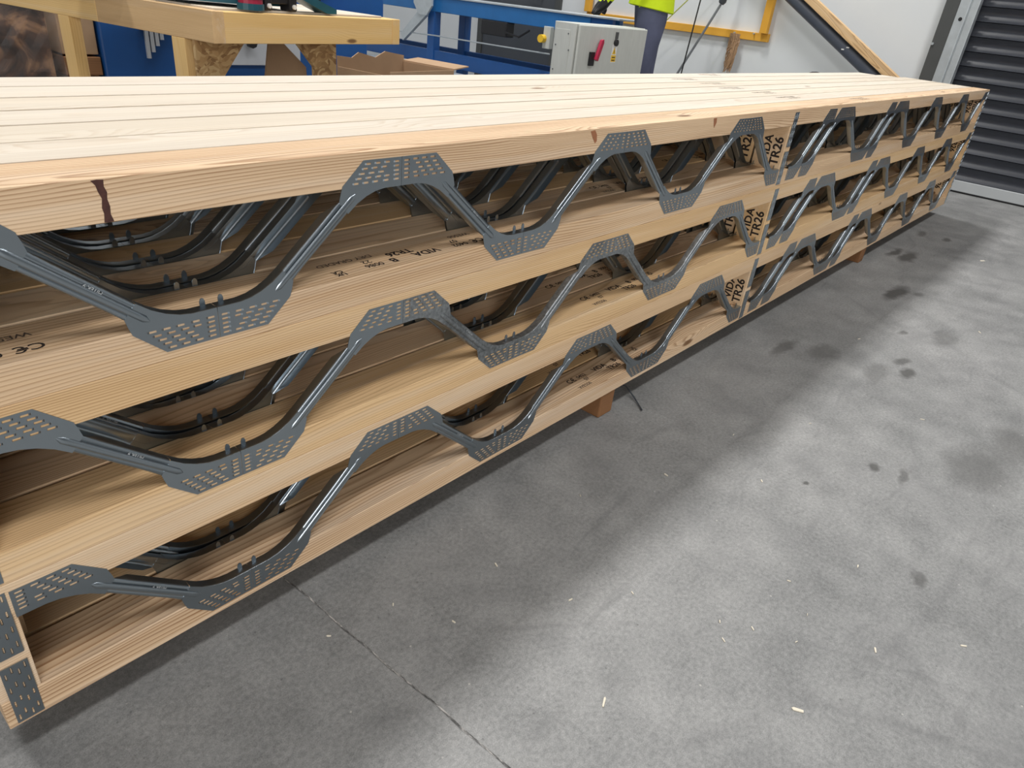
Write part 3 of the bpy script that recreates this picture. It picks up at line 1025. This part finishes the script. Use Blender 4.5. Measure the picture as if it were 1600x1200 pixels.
# inclined grey downpipe strut and the timber batten behind it
pa, pb = Vector((5.30, 1.62, 1.124)), Vector((5.30, .925, .714))
dr = (pb - pa).normalized()
p0 = pa - dr * 1.2
p1 = pa + dr * ((pa.z - .64) / -dr.z)
pm = MB().tube([p0, p1, p1 + dr * .03 + Vector((0, 0, -.01)), p1 + dr * .05 + Vector((0, 0, -.05)), Vector((p1.x, p1.y + dr.y * .05, 0))], .047, 24)
po = pm.build('inclined_pipe', M['pipe_grey'], smooth=True)
tag(po, 'dark grey plastic pipe leaning diagonally against the white wall', 'pipe')
nv = Vector((0, -dr.z, dr.y))
if nv.y > 0:
    nv = -nv
bm2 = MB()
q0, q1 = p0 + nv * .050 + Vector((-.02, 0, 0)), p1 + dr * .16 + nv * .050 + Vector((-.02, 0, 0))
Lb = (q1 - q0).length
bm2.box((0, 0, 0), (Lb, .058, .055), c=.002)
bo = bm2.build('leaning_batten', M['pine_warm'])
xax, yax = dr, nv
zax = xax.cross(yax)
bo.matrix_world = Matrix(((xax.x, yax.x, zax.x, q0.x), (xax.y, yax.y, zax.y, q0.y), (xax.z, yax.z, zax.z, q0.z), (0, 0, 0, 1)))
ft = MB().box((q1.x - .0, q1.y - .07, 0), (q1.x + .05, q1.y + .02, q1.z + .0)).build('foot_post', M['pine'], None)
ft.parent = bo
ft.matrix_parent_inverse = bo.matrix_world.inverted()
tag(bo, 'long pine batten leaning beside the grey pipe on the white wall', 'timber')
wsl = MB()
for k in (0, 1):
    c0 = pa + dr * (.555 + k * .02) + Vector((-.046, 0, .004 - k * .0)) + nv * (-.012 + .03 * k)
    wsl.box((c0.x - .002, c0.y - .010, c0.z - .004), (c0.x + .006, c0.y + .010, c0.z + .004))
wsl.build('pipe_clip', M['white'], po)

# cables on the wall
def cs(p):
    k = (p[0] - .10 + .68) / 5.88
    return Vector((p[0] - .10, -.783 + k * (p[1] + .783), max(p[2], .006) if p[2] < .02 else .95 + k * (p[2] - .95)))


def cable(name, pts, r, mat, label):
    v = [cs(p) for p in pts]
    out = []
    for i in range(len(v) - 1):
        for t in range(6):
            out.append(v[i].lerp(v[i + 1], t / 6))
    out.append(v[-1])
    return tag(MB().tube(out, r, 7).build(name, M[mat], smooth=True), label, 'cable')


cable('black_cable', [(5.25, 2.33, 1.9), (5.22, 2.36, 1.06), (5.20, 2.40, .51), (5.18, 2.43, .006)], .006, 'black', 'thin black cable hanging in front of the framed board')
cable('green_cable', [(5.36, 2.2, 1.4), (5.36, 2.474, 1.05), (5.36, 2.79, .73), (5.36, 3.2, .3), (5.36, 3.4, .006)], .005, 'cable_green', 'yellow-green cable sloping down past the person')
sk = thing('hanging_socket', 'grey cable with a dark connector hanging before the framed board', 'connector', (0, 0, 0))
MB().tube([(5.2, 2.172, 1.045), (5.2, 2.165, 1.06), (5.2, 2.155, 1.14)], [.020, .030, .030], 10).build('connector', M['dark_grey'], sk, smooth=True)
MB().tube([(5.2, 2.155, 1.14), (5.22, 2.15, 1.5), (5.3, 2.1, 2.4)], .008, 7).build('upper_cable', M['cable_grey'], sk, smooth=True)
MB().tube([(5.2, 2.174, 1.04), (5.2, 2.30, .775), (5.2, 2.43, .51), (5.2, 2.62, .1), (5.2, 2.7, .010)], .010, 7).build('lower_cable', M['cable_grey'], sk, smooth=True)
# dark coil just showing over the stack
cp = [(4.75 + .13 * math.cos(a * math.pi / 12) * .5, 1.11 + .13 * math.cos(a * math.pi / 12), .545 + .13 * math.sin(a * math.pi / 12)) for a in range(25)]
co_ = MB().tube(cp, .014, 8, caps=False)
co_.tube([(4.75, 1.11, .0), (4.75, 1.11, .42)], .02, 8)
tag(co_.build('hose_coil', M['black'], smooth=True), 'dark hose coil on a post barely showing above the stack', 'hose')

# ------------------------------------------------------------------ person at the end of the blue table
def person():
    P = Vector((4.22, 2.20, 0))
    F = Vector((-.62, .79, 0)).normalized()
    Lf = Vector((-F.y, F.x, 0))

    def pt(f, l, z):
        return P + F * f + Lf * l + Vector((0, 0, z))
    V, E, RD, RG = [], [], [], []

    def nd(p, r, parent=None, reg=0):
        V.append(p)
        RD.append(r)
        RG.append(reg)
        if parent is not None:
            E.append((parent, len(V) - 1))
        return len(V) - 1
    pel = nd(pt(0, 0, .98), .135)
    sp1 = nd(pt(.02, 0, 1.12), .130, pel)
    sp2 = nd(pt(.05, 0, 1.30), .145, sp1)
    sp3 = nd(pt(.07, 0, 1.43), .120, sp2)
    nk = nd(pt(.10, 0, 1.52), .055, sp3)
    hd0 = nd(pt(.13, 0, 1.60), .075, nk)
    hd1 = nd(pt(.14, 0, 1.68), .090, hd0)
    hd2 = nd(pt(.13, 0, 1.75), .060, hd1)
    for sgn in (-1, 1):
        hp_ = nd(pt(0, sgn * .085, .90), .118, pel)
        kn = nd(pt(.03 if sgn > 0 else -.03, sgn * .10, .50), .078, hp_)
        ca = nd(pt(.0 if sgn > 0 else -.07, sgn * .10, .30), .062, kn)
        an = nd(pt(-.02 if sgn > 0 else -.10, sgn * .10, .09), .048, ca)
        nd(pt(.13 if sgn > 0 else .05, sgn * .115, .045), .040, an)
        sh_ = nd(pt(.07, sgn * .19, 1.41), .065, sp3)
        hand_end = pt(.40, sgn * .12 + .02, .90)
        el = nd(pt(.16, sgn * .25, 1.16), .050, sh_)
        wr_ = nd(pt(.33, sgn * .15 + .02, .985), .034, el)
        pa_ = nd(pt(.37, sgn * .13 + .02, .935), .036, wr_)
        for q in range(4):
            a = nd(pt(.375 + .012 * q, sgn * .13 + .02 + (q - 1.5) * .022, .895), .0115, pa_)
            b = nd(pt(.385 + .012 * q, sgn * .13 + .02 + (q - 1.5) * .022, .876), .010, a)
        a = nd(pt(.335, sgn * .10 + .02, .915), .012, pa_)
        nd(pt(.345, sgn * .09 + .02, .885), .010, a)
    me = bpy.data.meshes.new('person')
    me.from_pydata([v[:] for v in V], E, [])
    o = bpy.data.objects.new('person', me)
    COL.objects.link(o)
    md = o.modifiers.new('skin', 'SKIN')
    md.use_smooth_shade = True
    sv = me.skin_vertices[0].data
    for i, r in enumerate(RD):
        sv[i].radius = (r, r)
    sv[0].use_root = True
    sub = o.modifiers.new('sub', 'SUBSURF')
    sub.levels = sub.render_levels = 2
    dg = bpy.context.evaluated_depsgraph_get()
    m2 = bpy.data.meshes.new_from_object(o.evaluated_get(dg))
    o.modifiers.clear()
    o.data = m2
    m2.materials.clear()
    for k in ('trouser', 'hivis', 'skin', 'black', 'hair', 'boot'):
        m2.materials.append(M[k])
    for p in m2.polygons:
        c = p.center
        rel = c - P
        f_, l_, z_ = rel.dot(F), rel.dot(Lf), rel.z
        if z_ > 1.70 or (z_ > 1.58 and f_ < .10):
            k = 4
        elif z_ > 1.49:
            k = 2
        elif z_ > .975 + .0 * f_ or (f_ > .22 and z_ > .97):
            k = 1
        elif f_ > .22 and z_ > .80:
            k = 3
        elif z_ < .09:
            k = 5
        else:
            k = 0
        p.material_index = k
        p.use_smooth = True
    tag(o, 'person in blue-grey work trousers, yellow hi-vis top and black gloves at the blue table', 'person')
    # hem of the hi-vis top and a dark drawstring loop
    hem = MB()
    ring = []
    for i in range(24):
        a = 2 * math.pi * i / 24
        ring.append((math.cos(a), math.sin(a)))
    vs = []
    for (z_, rx, ry) in ((1.10, .150, .165), (1.0, .160, .180), (.955, .165, .188), (.950, .155, .178)):
        for cx_, cy_ in ring:
            vs.append(pt(.01 + rx * cx_, ry * cy_, z_ + .018 * cx_)[:])
    hem.add(vs, [(r_ * 24 + i, r_ * 24 + (i + 1) % 24, (r_ + 1) * 24 + (i + 1) % 24, (r_ + 1) * 24 + i) for r_ in range(3) for i in range(24)])
    hem.build('jacket_hem', M['hivis'], o, smooth=True)
    dc = MB().tube([pt(.06, .185 * -1 + .0, .955), pt(.045, -.200, .88), pt(.02, -.198, .865), pt(-.005, -.200, .885), pt(-.01, -.19, .955)], .006, 6)
    dc.build('drawstring', M['black'], o, smooth=True)
    for s_ in (-1, 1):
        MB().tube([pt(.225, .028 * s_, 1.665), pt(.232, .028 * s_, 1.665)], .010, 8).build('eye', M['black'], o)
    MB().tube([pt(.22, 0, 1.66), pt(.245, 0, 1.635), pt(.225, 0, 1.625)], [.008, .014, .010], 8).build('nose', M['skin'], o, smooth=True)
    MB().tube([pt(.215, -.022, 1.60), pt(.222, 0, 1.598), pt(.215, .022, 1.60)], .006, 6).build('mouth', M['red'], o, smooth=True)
    return o


person()

# ------------------------------------------------------------------ wood chips on the floor
CH = [(.01, -.495, .030, .4), (.105, -.177, .016, 1.2), (.653, -.686, .014, .2), (.585, -.897, .018, 2.2), (.266, -.574, .016, 1.0), (.224, -.725, .030, 2.0),
      (3.559, -.407, .050, 2.6), (.30, -.55, .012, .5), (.33, -.60, .014, .9), (.36, -.67, .010, 2.8), (.44, -.66, .010, .3), (.50, -.60, .012, 1.9),
      (.78, -.42, .016, .7), (1.15, -.40, .012, 2.5), (.62, -.25, .018, 1.4), (.92, -.28, .012, .1), (2.4, -.60, .03, .6), (1.45, -.62, .02, 2.0),
      (-.10, -.12, .010, .8), (-.22, -.10, .012, 2.4), (-.05, -.22, .012, 1.7), (.14, -.33, .014, 2.9), (.40, -.16, .010, .9), (.24, -.40, .012, 1.1), (.45, -.78, .02, .4), (1.9, -.30, .02, 2.7)]
rc = random.Random(21)
for i, (x, y, ln, a) in enumerate(CH):
    ln *= .62
    wd = ln * rc.uniform(.14, .32)
    pl_ = [(-ln / 2, -wd / 2), (ln * .3, -wd * .6), (ln / 2, -wd * .1), (ln * .35, wd / 2), (-ln * .2, wd * .4), (-ln / 2, wd * .3)]
    cm = MB().prism(pl_, lambda u, v, d: (u, v, d), .0002, .002)
    o = cm.build('wood_chip', M['chip'], None, (x, y, 0), (0, 0, a))
    tag(o, 'small pale wood chip lying on the concrete floor', 'wood chip', 'wood chips scattered on the floor')
for o in bpy.data.objects:
    if o.name.startswith('grade_stamp'):
        o['kind'] = 'stuff'
